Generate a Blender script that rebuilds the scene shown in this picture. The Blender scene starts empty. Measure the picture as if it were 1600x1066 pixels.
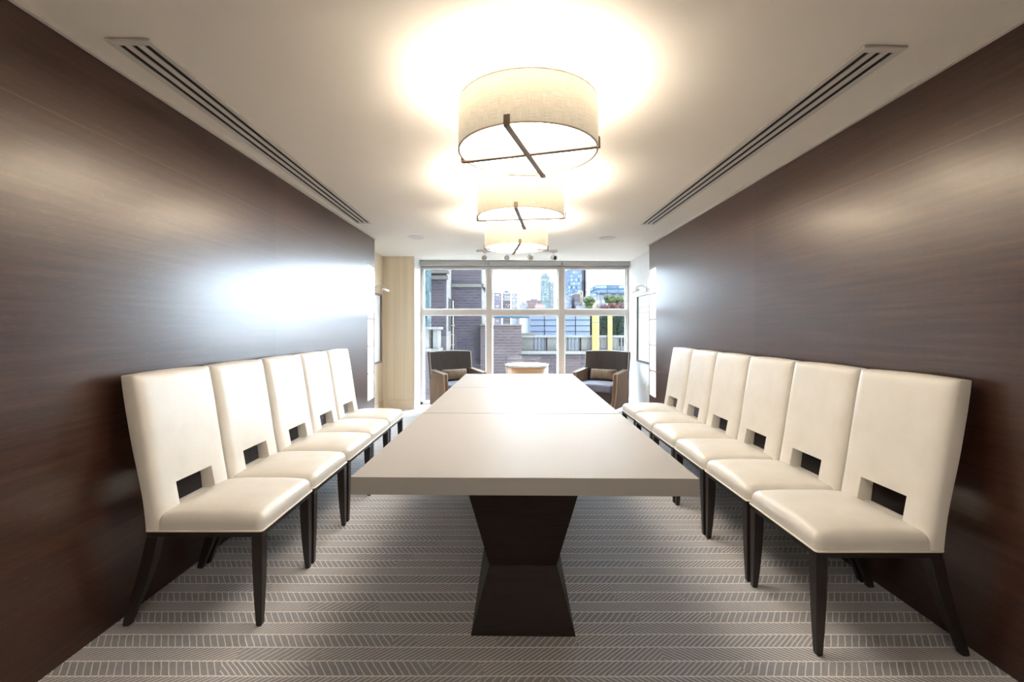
import bpy, bmesh, math, random
from mathutils import Vector, Matrix, noise
random.seed(7)
S = bpy.context.scene
COL = S.collection
R = math.radians

# ---------------------------------------------------------------- camera, world, light, exposure
CAM_H = 1.33
cam = bpy.data.cameras.new('camera'); camo = bpy.data.objects.new('camera', cam); COL.objects.link(camo)
camo.location = (0, 0, CAM_H); camo.rotation_euler = (R(90), 0, 0)
cam.sensor_width = 36; cam.lens = 720/1600*36
cam.shift_x = (800-797)/1600; cam.shift_y = -(533-513)/1600
cam.clip_start = .05; cam.clip_end = 3000
S.camera = camo
S.view_settings.view_transform = 'Standard'; S.view_settings.look = 'None'
S.view_settings.gamma = 1; S.view_settings.use_curve_mapping = False
S.view_settings.exposure = 0.6

SKY_STRENGTH = 24.0
w = bpy.data.worlds.new('world'); S.world = w; w.use_nodes = True
bg = w.node_tree.nodes['Background']; bg.inputs[0].default_value = (.76, .88, 1.0, 1); bg.inputs[1].default_value = SKY_STRENGTH

sl = bpy.data.lights.new('sun', 'SUN'); sl.energy = 18.0; sl.angle = R(2); sl.color = (1, .93, .85)
so = bpy.data.objects.new('sun', sl); COL.objects.link(so)
so.rotation_euler = Vector((-1, .12, -.75)).to_track_quat('-Z', 'Y').to_euler(); so.location = (30, 5, 30)

DIFFUSER_L = 9.0     # glow of the lamp diffusers
SHADE_L = .31         # glow of the linen shades
UP_W = 52.0           # bulbs shining up out of the shades
STRIP_L = 1.3         # backlit wall panels
WARM = (1.0, .89, .75)

# ---------------------------------------------------------------- material helpers
def mat(name, col, rough=.5, metal=0, spec=.5, coat=0, sheen=0, emit=None, es=0):
    m = bpy.data.materials.new(name); m.use_nodes = True
    p = m.node_tree.nodes['Principled BSDF']
    p.inputs['Base Color'].default_value = (*col, 1); p.inputs['Roughness'].default_value = rough
    p.inputs['Metallic'].default_value = metal; p.inputs['Specular IOR Level'].default_value = spec
    p.inputs['Coat Weight'].default_value = coat; p.inputs['Sheen Weight'].default_value = sheen
    if emit: p.inputs['Emission Color'].default_value = (*emit, 1); p.inputs['Emission Strength'].default_value = es
    return m
class NT:
    def __init__(s, m):
        s.m = m; s.t = m.node_tree; s.n = s.t.nodes; s.l = s.t.links; s.p = s.n['Principled BSDF']
    def put(s, v, sock):
        if isinstance(v, bpy.types.NodeSocket): s.l.new(v, sock)
        elif isinstance(v, (tuple, list)):
            sock.default_value = v if len(sock.default_value) == len(v) else (*v, 1)
        else: sock.default_value = v
    def math(s, op, a, b=0, c=None):
        n = s.n.new('ShaderNodeMath'); n.operation = op; s.put(a, n.inputs[0]); s.put(b, n.inputs[1])
        if c is not None: s.put(c, n.inputs[2])
        return n.outputs[0]
    def mix(s, f, a, b, bt='MIX'):
        n = s.n.new('ShaderNodeMix'); n.data_type = 'RGBA'; n.blend_type = bt
        s.put(f, n.inputs[0]); s.put(a, n.inputs[6]); s.put(b, n.inputs[7]); return n.outputs[2]
    def obj(s): return s.n.new('ShaderNodeTexCoord').outputs['Object']
    def gen(s): return s.n.new('ShaderNodeTexCoord').outputs['Generated']
    def pos(s): return s.n.new('ShaderNodeNewGeometry').outputs['Position']
    def sep(s, v):
        n = s.n.new('ShaderNodeSeparateXYZ'); s.l.new(v, n.inputs[0]); return n.outputs
    def comb(s, x, y, z):
        n = s.n.new('ShaderNodeCombineXYZ')
        for i, v in enumerate((x, y, z)): s.put(v, n.inputs[i])
        return n.outputs[0]
    def map(s, v, scale=(1, 1, 1), loc=(0, 0, 0), rot=(0, 0, 0)):
        n = s.n.new('ShaderNodeMapping'); s.l.new(v, n.inputs[0])
        n.inputs['Scale'].default_value = scale; n.inputs['Location'].default_value = loc; n.inputs['Rotation'].default_value = rot
        return n.outputs[0]
    def noise(s, v, scale, det=4, rough=.5):
        n = s.n.new('ShaderNodeTexNoise'); s.l.new(v, n.inputs['Vector']); n.inputs['Scale'].default_value = scale
        n.inputs['Detail'].default_value = det; n.inputs['Roughness'].default_value = rough; return n.outputs[0]
    def ramp(s, f, stops):
        n = s.n.new('ShaderNodeValToRGB'); s.l.new(f, n.inputs[0]); e = n.color_ramp.elements
        while len(e) < len(stops): e.new(.5)
        for q, (p, c) in zip(e, stops):
            q.position = p; q.color = (*c, 1) if len(c) == 3 else c
        return n.outputs[0]
    def bump(s, h, strength=.2, dist=.002):
        n = s.n.new('ShaderNodeBump'); s.l.new(h, n.inputs['Height']); n.inputs['Strength'].default_value = strength
        n.inputs['Distance'].default_value = dist; s.l.new(n.outputs[0], s.p.inputs['Normal'])
    def base(s, c): s.l.new(c, s.p.inputs['Base Color'])

def m_noisy(name, c1, c2, scale=20, rough=.5, bump=0, stretch=(1, 1, 1), **k):
    m = mat(name, c1, rough, **k); t = NT(m)
    v = t.map(t.obj(), stretch); f = t.noise(v, scale, 5)
    t.base(t.ramp(f, [(.3, c1), (.7, c2)]))
    if bump: t.bump(f, bump)
    return m

# dark stained veneer, grain along the room
def m_veneer(name, scale=1.0, seams=(), zseam=None):
    m = mat(name, (.04, .02, .013), .33, spec=.35); t = NT(m); P = t.pos(); x, y, z = t.sep(P)
    g1 = t.noise(t.map(P, (1, .9, 26)), 1.6*scale, 6, .6)
    g2 = t.noise(t.map(P, (1, 11, 330)), 2.0*scale, 3, .6)
    c = t.ramp(g1, [(.25, (.032, .0125, .007)), (.55, (.052, .021, .012)), (.8, (.074, .031, .019))])
    pore = t.ramp(g2, [(.60, (0, 0, 0)), (.74, (1, 1, 1))])
    c = t.mix(t.math('MULTIPLY', pore, .35), c, (.20, .14, .11))
    for sy in seams:
        d = t.math('ABSOLUTE', t.math('SUBTRACT', y, sy)); k = t.math('LESS_THAN', d, .0022)
        c = t.mix(t.math('MULTIPLY', k, .6), c, (.010, .006, .005))
        side = t.math('GREATER_THAN', y, sy)
        c = t.mix(t.math('MULTIPLY', side, .12), c, (.14, .07, .05))
    if zseam:
        d = t.math('ABSOLUTE', t.math('SUBTRACT', z, zseam)); k = t.math('LESS_THAN', d, .002)
        c = t.mix(t.math('MULTIPLY', k, .5), c, (.14, .08, .05))
    t.base(c)
    rr = t.math('MULTIPLY_ADD', g1, .08, .30); t.l.new(rr, t.p.inputs['Roughness'])
    t.p.inputs['Coat Weight'].default_value = .50; t.p.inputs['Coat Roughness'].default_value = .25
    t.bump(g2, .035, .001)
    return m
def m_carpet():
    m = mat('patterned_carpet', (.2, .18, .17), .95, spec=.1, sheen=.2); t = NT(m); P = t.pos(); x, y, z = t.sep(P)
    wob = t.noise(P, 2.5, 2); yy = t.math('ADD', y, t.math('MULTIPLY', t.math('SUBTRACT', wob, .5), .012))
    wx = t.math('ADD', x, t.math('MULTIPLY', t.math('SUBTRACT', t.noise(P, 14, 2), .5), .010))
    H = .080
    rowf = t.math('DIVIDE', yy, H); row = t.math('FLOOR', rowf); v = t.math('FRACT', rowf)
    par = t.math('MODULO', t.math('ABSOLUTE', row), 2)
    # cells of varying stroke slope along each row
    def wn(vec):
        n = t.n.new('ShaderNodeTexWhiteNoise'); n.noise_dimensions = '3D'; t.l.new(vec, n.inputs[0]); return n.outputs[0]
    ro = wn(t.comb(row, 3.1, 0))
    seg = t.math('FLOOR', t.math('ADD', t.math('DIVIDE', t.math('ADD', wx, t.math('MULTIPLY', v, .03)), .34), t.math('MULTIPLY', ro, 7)))
    rnd = wn(t.comb(row, seg, 5.5))
    shallow = t.math('GREATER_THAN', t.math('ADD', t.math('MULTIPLY', par, .5), t.math('MULTIPLY', rnd, .62)), .54)
    flip = t.math('SUBTRACT', t.math('MULTIPLY', t.math('GREATER_THAN', t.math('ADD', x, t.math('MULTIPLY', t.math('SUBTRACT', ro, .5), 1.6)), .1), 2), 1)
    sgn = t.math('MULTIPLY', flip, t.math('SUBTRACT', t.math('MULTIPLY', par, -2), -1))
    k = t.math('MULTIPLY', sgn, t.math('MULTIPLY_ADD', shallow, .034, .058))
    u = t.math('SUBTRACT', wx, t.math('MULTIPLY', v, k))
    per = t.math('MULTIPLY_ADD', shallow, -.006, .030)
    sf = t.math('FRACT', t.math('DIVIDE', u, per))
    d = t.math('ABSOLUTE', t.math('SUBTRACT', sf, .5))
    hwid = t.math('MULTIPLY_ADD', shallow, .05, .11)
    def clamp(a_):
        n = t.n.new('ShaderNodeClamp'); t.l.new(a_, n.inputs[0]); return n.outputs[0]
    stroke = clamp(t.math('DIVIDE', t.math('SUBTRACT', hwid, d), .05))
    dr = t.math('MULTIPLY', t.math('SUBTRACT', .5, t.math('ABSOLUTE', t.math('SUBTRACT', v, .5))), H)
    rl = clamp(t.math('DIVIDE', t.math('SUBTRACT', .0042, dr), .0012))
    line = t.math('MAXIMUM', t.math('MULTIPLY', stroke, .92), rl)
    n1 = t.noise(P, 260, 3, .7); n2 = t.noise(P, 3.0, 3)
    basec = t.mix(n2, (.36, .355, .38), (.46, .45, .475))
    n3 = t.noise(P, 38, 4, .7); basec = t.mix(t.ramp(n3, [(.42, (0, 0, 0)), (.7, (.5, .5, .5))]), basec, (.25, .24, .25))
    basec = t.mix(t.math('MULTIPLY', n1, .6), basec, (.22, .205, .205))
    linec = t.mix(n1, (.90, .87, .83), (.76, .73, .70))
    t.base(t.mix(line, basec, linec))
    t.bump(t.math('ADD', t.math('MULTIPLY', n1, .6), line), .5, .003)
    return m
def m_brick(name, c1, c2, mortar, sc=1):
    m = mat(name, c1, .9); t = NT(m); x, y, z = t.sep(t.pos())
    n = t.n.new('ShaderNodeTexBrick'); t.l.new(t.comb(t.math('ADD', x, y), z, 0), n.inputs['Vector'])
    n.inputs['Color1'].default_value = (*c1, 1); n.inputs['Color2'].default_value = (*c2, 1); n.inputs['Mortar'].default_value = (*mortar, 1)
    n.inputs['Scale'].default_value = sc; n.inputs['Brick Width'].default_value = .24; n.inputs['Row Height'].default_value = .085
    n.inputs['Mortar Size'].default_value = .010
    f = t.noise(t.pos(), 1.2, 4); t.base(t.mix(t.math('MULTIPLY', f, .5), n.outputs[0], (c1[0]*.6, c1[1]*.6, c1[2]*.6)))
    return m
def m_facade(name, wall, glass, w_=3.2, h_=3.4, fx=.6, fz=.55, rough=.4):
    """rows of windows drawn as a surface pattern on a far tower"""
    m = mat(name, wall, rough, spec=0); t = NT(m); x, y, z = t.sep(t.pos())
    a = t.math('FRACT', t.math('DIVIDE', t.math('ADD', x, y), w_)); b = t.math('FRACT', t.math('DIVIDE', z, h_))
    k = t.math('MULTIPLY', t.math('LESS_THAN', a, fx), t.math('LESS_THAN', b, fz))
    n = t.n.new('ShaderNodeTexWhiteNoise'); n.noise_dimensions = '3D'
    t.l.new(t.comb(t.math('FLOOR', t.math('DIVIDE', t.math('ADD', x, y), w_)), t.math('FLOOR', t.math('DIVIDE', z, h_)), 0), n.inputs[0])
    g = t.mix(n.outputs[0], glass, tuple(min(1, q*2.2+.03) for q in glass))
    t.base(t.mix(k, wall, g)); return m

M = {}
M['veneer_l'] = m_veneer('dark_veneer_left', 1, (3.486,), 2.17)
M['veneer_r'] = m_veneer('dark_veneer_right', 1.05, (3.594,), 2.13)
M['carpet'] = m_carpet()
M['ceiling'] = m_noisy('painted_ceiling', (.89, .83, .745), (.91, .85, .765), 2, .9)
M['plaster'] = m_noisy('white_plaster', (.72, .70, .68), (.76, .74, .72), 3, .85)
def m_paper():
    m = mat('striped_wood_wallcovering', (.72, .60, .44), .6); t = NT(m); P = t.pos()
    f = t.noise(t.map(P, (14, 14, .15)), 1.6, 3, .5); g = t.noise(t.map(P, (60, 60, 2)), 2, 3)
    c = t.ramp(f, [(.3, (.64, .50, .34)), (.7, (.76, .64, .47))]); t.base(t.mix(t.math('MULTIPLY', g, .25), c, (.82, .74, .6))); return m
M['paper'] = m_paper()
M['beige'] = m_noisy('beige_skirting_paint', (.64, .51, .36), (.68, .55, .39), 6, .5)
M['white'] = m_noisy('white_gloss_paint', (.78, .77, .75), (.82, .81, .79), 5, .4)
M['vent'] = m_noisy('vent_paint', (.66, .61, .56), (.70, .65, .60), 5, .45)
M['black'] = mat('duct_black', (.012, .011, .010), .8)
def m_leather():
    m = mat('cream_leather', (.84, .74, .58), .36, spec=.5); t = NT(m); P = t.obj()
    n = t.n.new('ShaderNodeTexVoronoi'); t.l.new(P, n.inputs['Vector']); n.inputs['Scale'].default_value = 420
    f = t.noise(P, 9, 3); t.base(t.ramp(f, [(.3, (.79, .755, .69)), (.7, (.84, .805, .745))]))
    big = t.noise(P, 16, 3)
    t.bump(t.math('ADD', t.math('MULTIPLY', n.outputs[0], .12), big), .16, .006)
    return m
M['leather'] = m_leather()
M['piping'] = mat('cream_piping', (.88, .82, .70), .4)
M['legwood'] = m_noisy('espresso_wood', (.012, .008, .007), (.022, .013, .010), 9, .38, .05, (12, 12, 1))
def m_top():
    m = mat('taupe_laminate', (.56, .50, .43), .5, spec=.04); t = NT(m); P = t.obj()
    f = t.noise(P, 500, 2); g = t.noise(P, 1.2, 3)
    c = t.mix(g, (.385, .37, .355), (.415, .40, .385)); t.base(t.mix(t.math('MULTIPLY', f, .2), c, (.48, .43, .37))); t.bump(f, .03, .0005); return m
M['top'] = m_top()
M['pedestal'] = m_noisy('wenge_pedestal', (.013, .0065, .004), (.020, .011, .007), 4, .5, .04, (1, 1, 14), spec=.25)
def m_linen():
    m = mat('linen_shade', (.80, .72, .56), .9); t = NT(m); P = t.obj(); x, y, z = t.sep(P)
    a = t.math('ARCTAN2', y, x)
    f = t.noise(t.comb(t.math('MULTIPLY', a, 2.0), 0, t.math('MULTIPLY', z, 150)), 3, 4, .7)
    g = t.noise(t.comb(t.math('MULTIPLY', a, 95), 1, t.math('MULTIPLY', z, 5)), 3, 4, .7)
    h = t.math('MULTIPLY', t.math('ADD', f, g), .5)
    c = t.ramp(h, [(.38, (.60, .50, .34)), (.52, (.84, .75, .58)), (.66, (.97, .92, .78))])
    t.base(t.mix(.55, c, (.10, .08, .06))); t.l.new(c, t.p.inputs['Emission Color']); t.p.inputs['Emission Strength'].default_value = SHADE_L
    t.bump(h, .3, .002); return m
M['linen'] = m_linen()
M['shadetrim'] = mat('shade_rim_tape', (.42, .34, .24), .7)
M['diffuser'] = mat('glowing_diffuser', (.9, .88, .82), .5, emit=(1.0, .94, .85), es=DIFFUSER_L)
M['bronze'] = m_noisy('bronze_metal', (.17, .125, .095), (.22, .165, .125), 30, .5, metal=.5)
M['brass'] = mat('aged_brass', (.36, .25, .13), .35, .9)
M['glow'] = mat('glowing_cover', (.9, .89, .87), .4, emit=(1.0, .97, .93), es=.65)
M['strip'] = mat('backlit_panel', (.9, .88, .85), .4, emit=(1.0, .97, .93), es=STRIP_L)
M['stripbar'] = mat('panel_divider', (.35, .32, .30), .5)
def m_velvet(name, c1, c2):
    m = mat(name, c1, .7, spec=.2, sheen=.15); t = NT(m); P = t.obj()
    f = t.noise(t.map(P, (9, 9, 1.5)), 2.2, 4, .6); t.base(t.ramp(f, [(.3, c1), (.7, c2)])); t.bump(f, .15, .01); return m
M['velvet'] = m_velvet('grey_brown_velvet', (.030, .022, .019), (.045, .033, .028))
M['sidevelvet'] = m_velvet('bronze_velvet', (.125, .066, .032), (.20, .112, .055))
M['seatvelvet'] = m_velvet('slate_velvet', (.13, .13, .17), (.17, .17, .22))
M['pillow'] = m_velvet('bronze_satin', (.14, .095, .06), (.24, .17, .11))
M['armpipe'] = mat('pale_welt', (.42, .36, .31), .5)
def m_oak():
    m = mat('banded_oak', (.55, .35, .2), .35); t = NT(m); P = t.obj(); x, y, z = t.sep(P)
    f = t.noise(t.map(P, (1.5, 1.5, 26)), 2.2, 4, .6)
    t.base(t.ramp(f, [(.3, (.50, .29, .155)), (.7, (.66, .43, .26))])); return m
M['oak'] = m_oak()
M['whitetop'] = mat('white_lacquer_top', (.85, .84, .83), .3)
M['alu'] = m_noisy('champagne_aluminium', (.50, .45, .40), (.53, .48, .43), 4, .45)
M['alu_w'] = mat('white_gasket', (.80, .82, .84), .5)
M['blind'] = m_noisy('grey_blind_fabric', (.36, .34, .33), (.40, .38, .36), 40, .8)
def m_glass():
    m = bpy.data.materials.new('window_glass'); m.use_nodes = True; n = m.node_tree.nodes; l = m.node_tree.links
    n.remove(n['Principled BSDF']); tr = n.new('ShaderNodeBsdfTransparent'); gl = n.new('ShaderNodeBsdfGlossy'); mx = n.new('ShaderNodeMixShader')
    tr.inputs[0].default_value = (.93, .96, .97, 1); gl.inputs['Roughness'].default_value = .02; mx.inputs[0].default_value = .05
    l.new(tr.outputs[0], mx.inputs[1]); l.new(gl.outputs[0], mx.inputs[2]); l.new(mx.outputs[0], n['Material Output'].inputs[0]); return m
M['glass'] = m_glass()
M['frame_dark'] = mat('grey_bronze_frame', (.16, .135, .12), .4, .3)
M['paper_art'] = mat('art_paper', (.78, .76, .73), .7)
def m_art():
    m = mat('grid_sketch', (.8, .78, .75), .7); t = NT(m); x, y, z = t.sep(t.pos())
    a = t.math('FRACT', t.math('DIVIDE', y, .10)); b = t.math('FRACT', t.math('DIVIDE', z, .085))
    d = t.math('LESS_THAN', t.math('ADD', t.math('POWER', t.math('MULTIPLY', t.math('SUBTRACT', a, .5), 1), 2), t.math('POWER', t.math('MULTIPLY', t.math('SUBTRACT', b, .5), 2.2), 2)), .12)
    up = t.math('GREATER_THAN', z, 1.17)
    c = t.mix(t.math('MULTIPLY', d, up), (.80, .78, .76), (.60, .52, .50))
    # an empty bowl outline low on the sheet
    r2 = t.math('SQRT', t.math('ADD', t.math('POWER', t.math('SUBTRACT', y, 6.82), 2), t.math('POWER', t.math('MULTIPLY', t.math('SUBTRACT', z, 1.05), 1.6), 2)))
    bowl = t.math('MULTIPLY', t.math('LESS_THAN', r2, .22), t.math('LESS_THAN', z, 1.04))
    t.base(t.mix(bowl, c, (.66, .66, .67))); return m
M['art'] = m_art()
M['steel'] = mat('brushed_steel', (.6, .58, .55), .3, .9)
# outside
M['brick'] = m_brick('dark_brick', (0.0161, 0.0134, 0.0166), (0.0219, 0.0182, 0.0214), (0.0281, 0.0263, 0.0281))
M['brick2'] = m_brick('brown_brick', (0.0187, 0.0139, 0.0150), (0.0246, 0.0187, 0.0193), (0.0335, 0.0300, 0.0300))
M['stone'] = m_noisy('grey_limestone', (0.0274, 0.0262, 0.0239), (0.0365, 0.0342, 0.0319), 3, .9)
M['palestone'] = m_noisy('pale_limestone', (0.0388, 0.0377, 0.0365), (0.0501, 0.0479, 0.0456), 3, .9)
M['zinc'] = m_noisy('zinc_panels', (0.0433, 0.0501, 0.0661), (0.0501, 0.0579, 0.0752), 1.5, .6)
M['seam'] = mat('dark_seam', (0.0081, 0.0094, 0.0121), .7)
M['leaf_d'] = m_noisy('hedge_leaves', (.0012, .0026, .0020), (.0050, .0095, .0065), 8, .8)
M['leaf_g'] = m_noisy('green_leaves', (0.0115, 0.0166, 0.0089), (0.0255, 0.0287, 0.0128), .5, .8)
M['leaf_r'] = m_noisy('autumn_leaves', (0.0192, 0.0089, 0.0115), (0.0319, 0.0166, 0.0115), .4, .8)
M['yellow'] = m_noisy('reflection_yellow', (0.0830, 0.0498, 0.0166), (0.0958, 0.0587, 0.0217), 2, .6)  # tone of the yellow reflection seen in the glass
M['teal'] = m_facade('teal_dotted', (0.0121, 0.0205, 0.0229), (0.0024, 0.0049, 0.0060), .14, .155, .55, .5)
M['blueroof'] = mat('blue_roof', (0.0214, 0.0402, 0.0536), .6)
M['pipe'] = mat('pale_downpipe', (0.0805, 0.0697, 0.0590), .6)

for k_ in ('brick', 'brick2', 'stone', 'palestone', 'zinc', 'seam', 'leaf_d', 'leaf_g', 'leaf_r', 'yellow', 'teal', 'blueroof', 'pipe'):
    M[k_].node_tree.nodes['Principled BSDF'].inputs['Specular IOR Level'].default_value = 0

# ---------------------------------------------------------------- geometry helpers
def link(name, me, m=None, parent=None, smooth=False):
    o = bpy.data.objects.new(name, me); COL.objects.link(o)
    if m: me.materials.append(m)
    if parent: o.parent = parent
    if smooth:
        for p in me.polygons: p.use_smooth = True
    return o
def from_bm(name, bm, m=None, parent=None, smooth=False):
    bmesh.ops.recalc_face_normals(bm, faces=bm.faces)
    me = bpy.data.meshes.new(name); bm.to_mesh(me); bm.free(); return link(name, me, m, parent, smooth)
def add_box(bm, a, b):
    vs = [bm.verts.new((x, y, z)) for x in (a[0], b[0]) for y in (a[1], b[1]) for z in (a[2], b[2])]
    for f in ((0, 1, 3, 2), (4, 6, 7, 5), (0, 4, 5, 1), (2, 3, 7, 6), (0, 2, 6, 4), (1, 5, 7, 3)): bm.faces.new([vs[i] for i in f])
    return vs
def bevel(o, w_=.004, seg=2, ang=35):
    b = o.modifiers.new('bevel', 'BEVEL'); b.width = w_; b.segments = seg; b.limit_method = 'ANGLE'; b.angle_limit = R(ang); b.harden_normals = False
    return o
def box(name, a, b, m, parent=None, bv=0):
    bm = bmesh.new(); add_box(bm, a, b); o = from_bm(name, bm, m, parent)
    if bv: bevel(o, bv)
    return o
def boxes(name, lst, m, parent=None, bv=0):
    bm = bmesh.new()
    for a, b in lst: add_box(bm, a, b)
    o = from_bm(name, bm, m, parent)
    if bv: bevel(o, bv)
    return o
def prism(name, pts, axis, lo, hi, m, parent=None, smooth=False, bv=0):
    """outline pts (2D) extruded along an axis"""
    bm = bmesh.new()
    def P(p, t): return {'x': (t, p[0], p[1]), 'y': (p[0], t, p[1]), 'z': (p[0], p[1], t)}[axis]
    A = [bm.verts.new(P(p, lo)) for p in pts]; B = [bm.verts.new(P(p, hi)) for p in pts]; n = len(pts)
    bm.faces.new(A); bm.faces.new(B[::-1])
    for i in range(n): bm.faces.new((A[i], A[(i+1) % n], B[(i+1) % n], B[i]))
    o = from_bm(name, bm, m, parent, smooth)
    if bv: bevel(o, bv, 3)
    return o
def lathe(name, prof, m, parent=None, seg=48, loc=(0, 0, 0), close=True, smooth=True, bv=0):
    bm = bmesh.new(); rings = []
    for r, z in prof:
        if r < 1e-6: rings.append([bm.verts.new((loc[0], loc[1], loc[2]+z))])
        else: rings.append([bm.verts.new((loc[0]+r*math.cos(2*math.pi*i/seg), loc[1]+r*math.sin(2*math.pi*i/seg), loc[2]+z)) for i in range(seg)])
    for a, b in zip(rings, rings[1:]):
        for i in range(seg):
            j = (i+1) % seg
            if len(a) == 1 and len(b) == 1: continue
            if len(a) == 1: bm.faces.new((a[0], b[i], b[j]))
            elif len(b) == 1: bm.faces.new((a[i], a[j], b[0]))
            else: bm.faces.new((a[i], a[j], b[j], b[i]))
    o = from_bm(name, bm, m, parent, False)
    if smooth:
        for p in o.data.polygons: p.use_smooth = abs(p.normal.z) < .9
    return o
def tube(name, pts, r, m, parent=None, seg=8, cyc=False):
    bm = bmesh.new(); rings = []; n = len(pts); P = [Vector(p) for p in pts]
    for i, p in enumerate(P):
        if cyc: t = P[(i+1) % n]-P[i-1]
        else: t = P[min(i+1, n-1)]-P[max(i-1, 0)]
        t.normalize(); up = Vector((0, 0, 1)) if abs(t.z) < .9 else Vector((1, 0, 0))
        a = t.cross(up).normalized(); b = t.cross(a)
        rr = r[i] if isinstance(r, (list, tuple)) else r
        rings.append([bm.verts.new(p+rr*(a*math.cos(2*math.pi*k/seg)+b*math.sin(2*math.pi*k/seg))) for k in range(seg)])
    prs = list(zip(rings, rings[1:])) + ([(rings[-1], rings[0])] if cyc else [])
    for a, b in prs:
        for k in range(seg): bm.faces.new((a[k], a[(k+1) % seg], b[(k+1) % seg], b[k]))
    if not cyc: bm.faces.new(rings[0]); bm.faces.new(rings[-1][::-1])
    return from_bm(name, bm, m, parent, True)
def soft_box(name, a, b, r, m, parent=None, deform=None, n=8):
    """box with rounded edges and a free deformation"""
    def axis(lo, hi):
        rr = min(r, (hi-lo)/2*.98)
        e = [lo+rr*t for t in (0, .25, .5, .75, 1)]; f = [hi-rr*t for t in (1, .75, .5, .25, 0)]
        return e+[lo+rr+(hi-lo-2*rr)*k/n for k in range(1, n)]+f
    X, Y, Z = axis(a[0], b[0]), axis(a[1], b[1]), axis(a[2], b[2]); bm = bmesh.new(); V = {}
    def g(i, j, k):
        if (i, j, k) not in V:
            p = Vector((X[i], Y[j], Z[k])); q = Vector([min(max(p[t], a[t]+min(r, (b[t]-a[t])/2*.98)), b[t]-min(r, (b[t]-a[t])/2*.98)) for t in range(3)])
            d = p-q
            if d.length > 1e-9:
                L = max(abs(d[t]) for t in range(3)); p = q+d.normalized()*L
            if deform: p = Vector(deform(p))
            V[(i, j, k)] = bm.verts.new(p)
        return V[(i, j, k)]
    I, J, K = len(X)-1, len(Y)-1, len(Z)-1
    for i in range(I):
        for j in range(J):
            for k in (0, K): bm.faces.new((g(i, j, k), g(i+1, j, k), g(i+1, j+1, k), g(i, j+1, k)))
    for i in range(I):
        for k in range(K):
            for j in (0, J): bm.faces.new((g(i, j, k), g(i+1, j, k), g(i+1, j, k+1), g(i, j, k+1)))
    for j in range(J):
        for k in range(K):
            for i in (0, I): bm.faces.new((g(i, j, k), g(i, j+1, k), g(i, j+1, k+1), g(i, j, k+1)))
    return from_bm(name, bm, m, parent, True)
def empty(name, loc=(0, 0, 0), rz=0):
    o = bpy.data.objects.new(name, None); COL.objects.link(o); o.location = loc; o.rotation_euler = (0, 0, rz); o.empty_display_size = .1; return o
def tag(o, label=None, cat=None, group=None, kind=None):
    if label: o['label'] = label
    if cat: o['category'] = cat
    if group: o['group'] = group
    if kind: o['kind'] = kind
    return o
def st(o): o['kind'] = 'structure'; return o
def dup(root, loc=None, rz=None):
    r = root.copy(); COL.objects.link(r)
    if loc is not None: r.location = loc
    if rz is not None: r.rotation_euler = (0, 0, rz)
    for ch in list(root.children):
        c = ch.copy(); COL.objects.link(c); c.parent = r
        for g in list(ch.children):
            d = g.copy(); COL.objects.link(d); d.parent = c
    return r

# ---------------------------------------------------------------- room shell
XL, XR = -1.777, 1.912          # dark panelled walls
YL, YR = 6.04, 6.33             # where they end
AL, AR = -2.087, 2.07           # walls of the window bay
YP, YW = 7.55, 8.02             # pillar face, window face
XP = -1.57                      # right side of the pillar
YB = -3.2
def zc(x): return 2.4945-.0068*x
TOP = 2.75
st(box('floor', (-2.6, YB-.2, -.2), (2.6, YW+.06, 0), M['carpet']))
bm = bmesh.new()
v = add_box(bm, (-2.6, YB-.2, 0), (2.6, YW+.15, 2.8))
for q in v: q.co.z = 2.85 if q.co.z > 1 else zc(q.co.x)
st(from_bm('ceiling', bm, M['ceiling']))
# the dark panelled walls keep a hollow behind each backlit strip
def panel_wall(name, x0, x1, yend, m, ys0, ys1, z0=.41, z1=2.14):
    return st(boxes(name, [((x0, YB, 0), (x1, ys0, zc(0)+.03)), ((x0, ys1, 0), (x1, yend, zc(0)+.03)),
                           ((x0, ys0, 0), (x1, ys1, z0)), ((x0, ys0, z1), (x1, ys1, zc(0)+.03))], m))
panel_wall('wall_left', XL-.30, XL, YL, M['veneer_l'], 5.755, 6.025)
panel_wall('wall_right', XR, XR+.16, YR, M['veneer_r'], 6.045, 6.315)
st(box('wall_back', (-2.3, YB-.15, 0), (2.3, YB, 2.55), M['plaster']))
st(box('wall_left_bay', (AL-.15, YL-.3, 0), (AL, YW+.1, 2.55), M['paper']))
st(box('wall_right_bay', (AR, YB, 0), (AR+.15, YW+.1, 2.55), M['plaster']))
st(box('wall_outer_left', (-2.4, YB, 0), (AL-.005, YL-.28, 2.55), M['plaster']))
st(box('wall_pillar', (AL-.1, YP, 0), (XP, YW+.12, 2.55), M['paper']))
st(box('wall_pillar_reveal', (XP, YP+.002, 0), (XP+.008, YW+.02, 2.55), M['white']))
st(box('baseboard_pillar', (AL, YP-.014, 0), (XP+.003, YP, .157), M['beige'], bv=.003))
st(box('baseboard_left', (AL, YL, 0), (AL+.014, YP-.014, .157), M['beige'], bv=.003))
st(box('baseboard_right', (AR-.014, YR, 0), (AR, YW, .13), M['white'], bv=.003))
for nm, x0, x1, ye in (('trim_1', XL, XL+.018, YL), ('trim_2', XR-.018, XR, YR)):
    st(box(nm, (x0, YB, zc((x0+x1)/2)-.016), (x1, ye, zc((x0+x1)/2)+.01), M['vent']))
st(box('trim_3', (XL-.30, YL, 0), (XL, YL+.006, 2.49), M['white']))
st(box('trim_4', (XR, YR, 0), (XR+.16, YR+.006, 2.49), M['white']))

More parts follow.
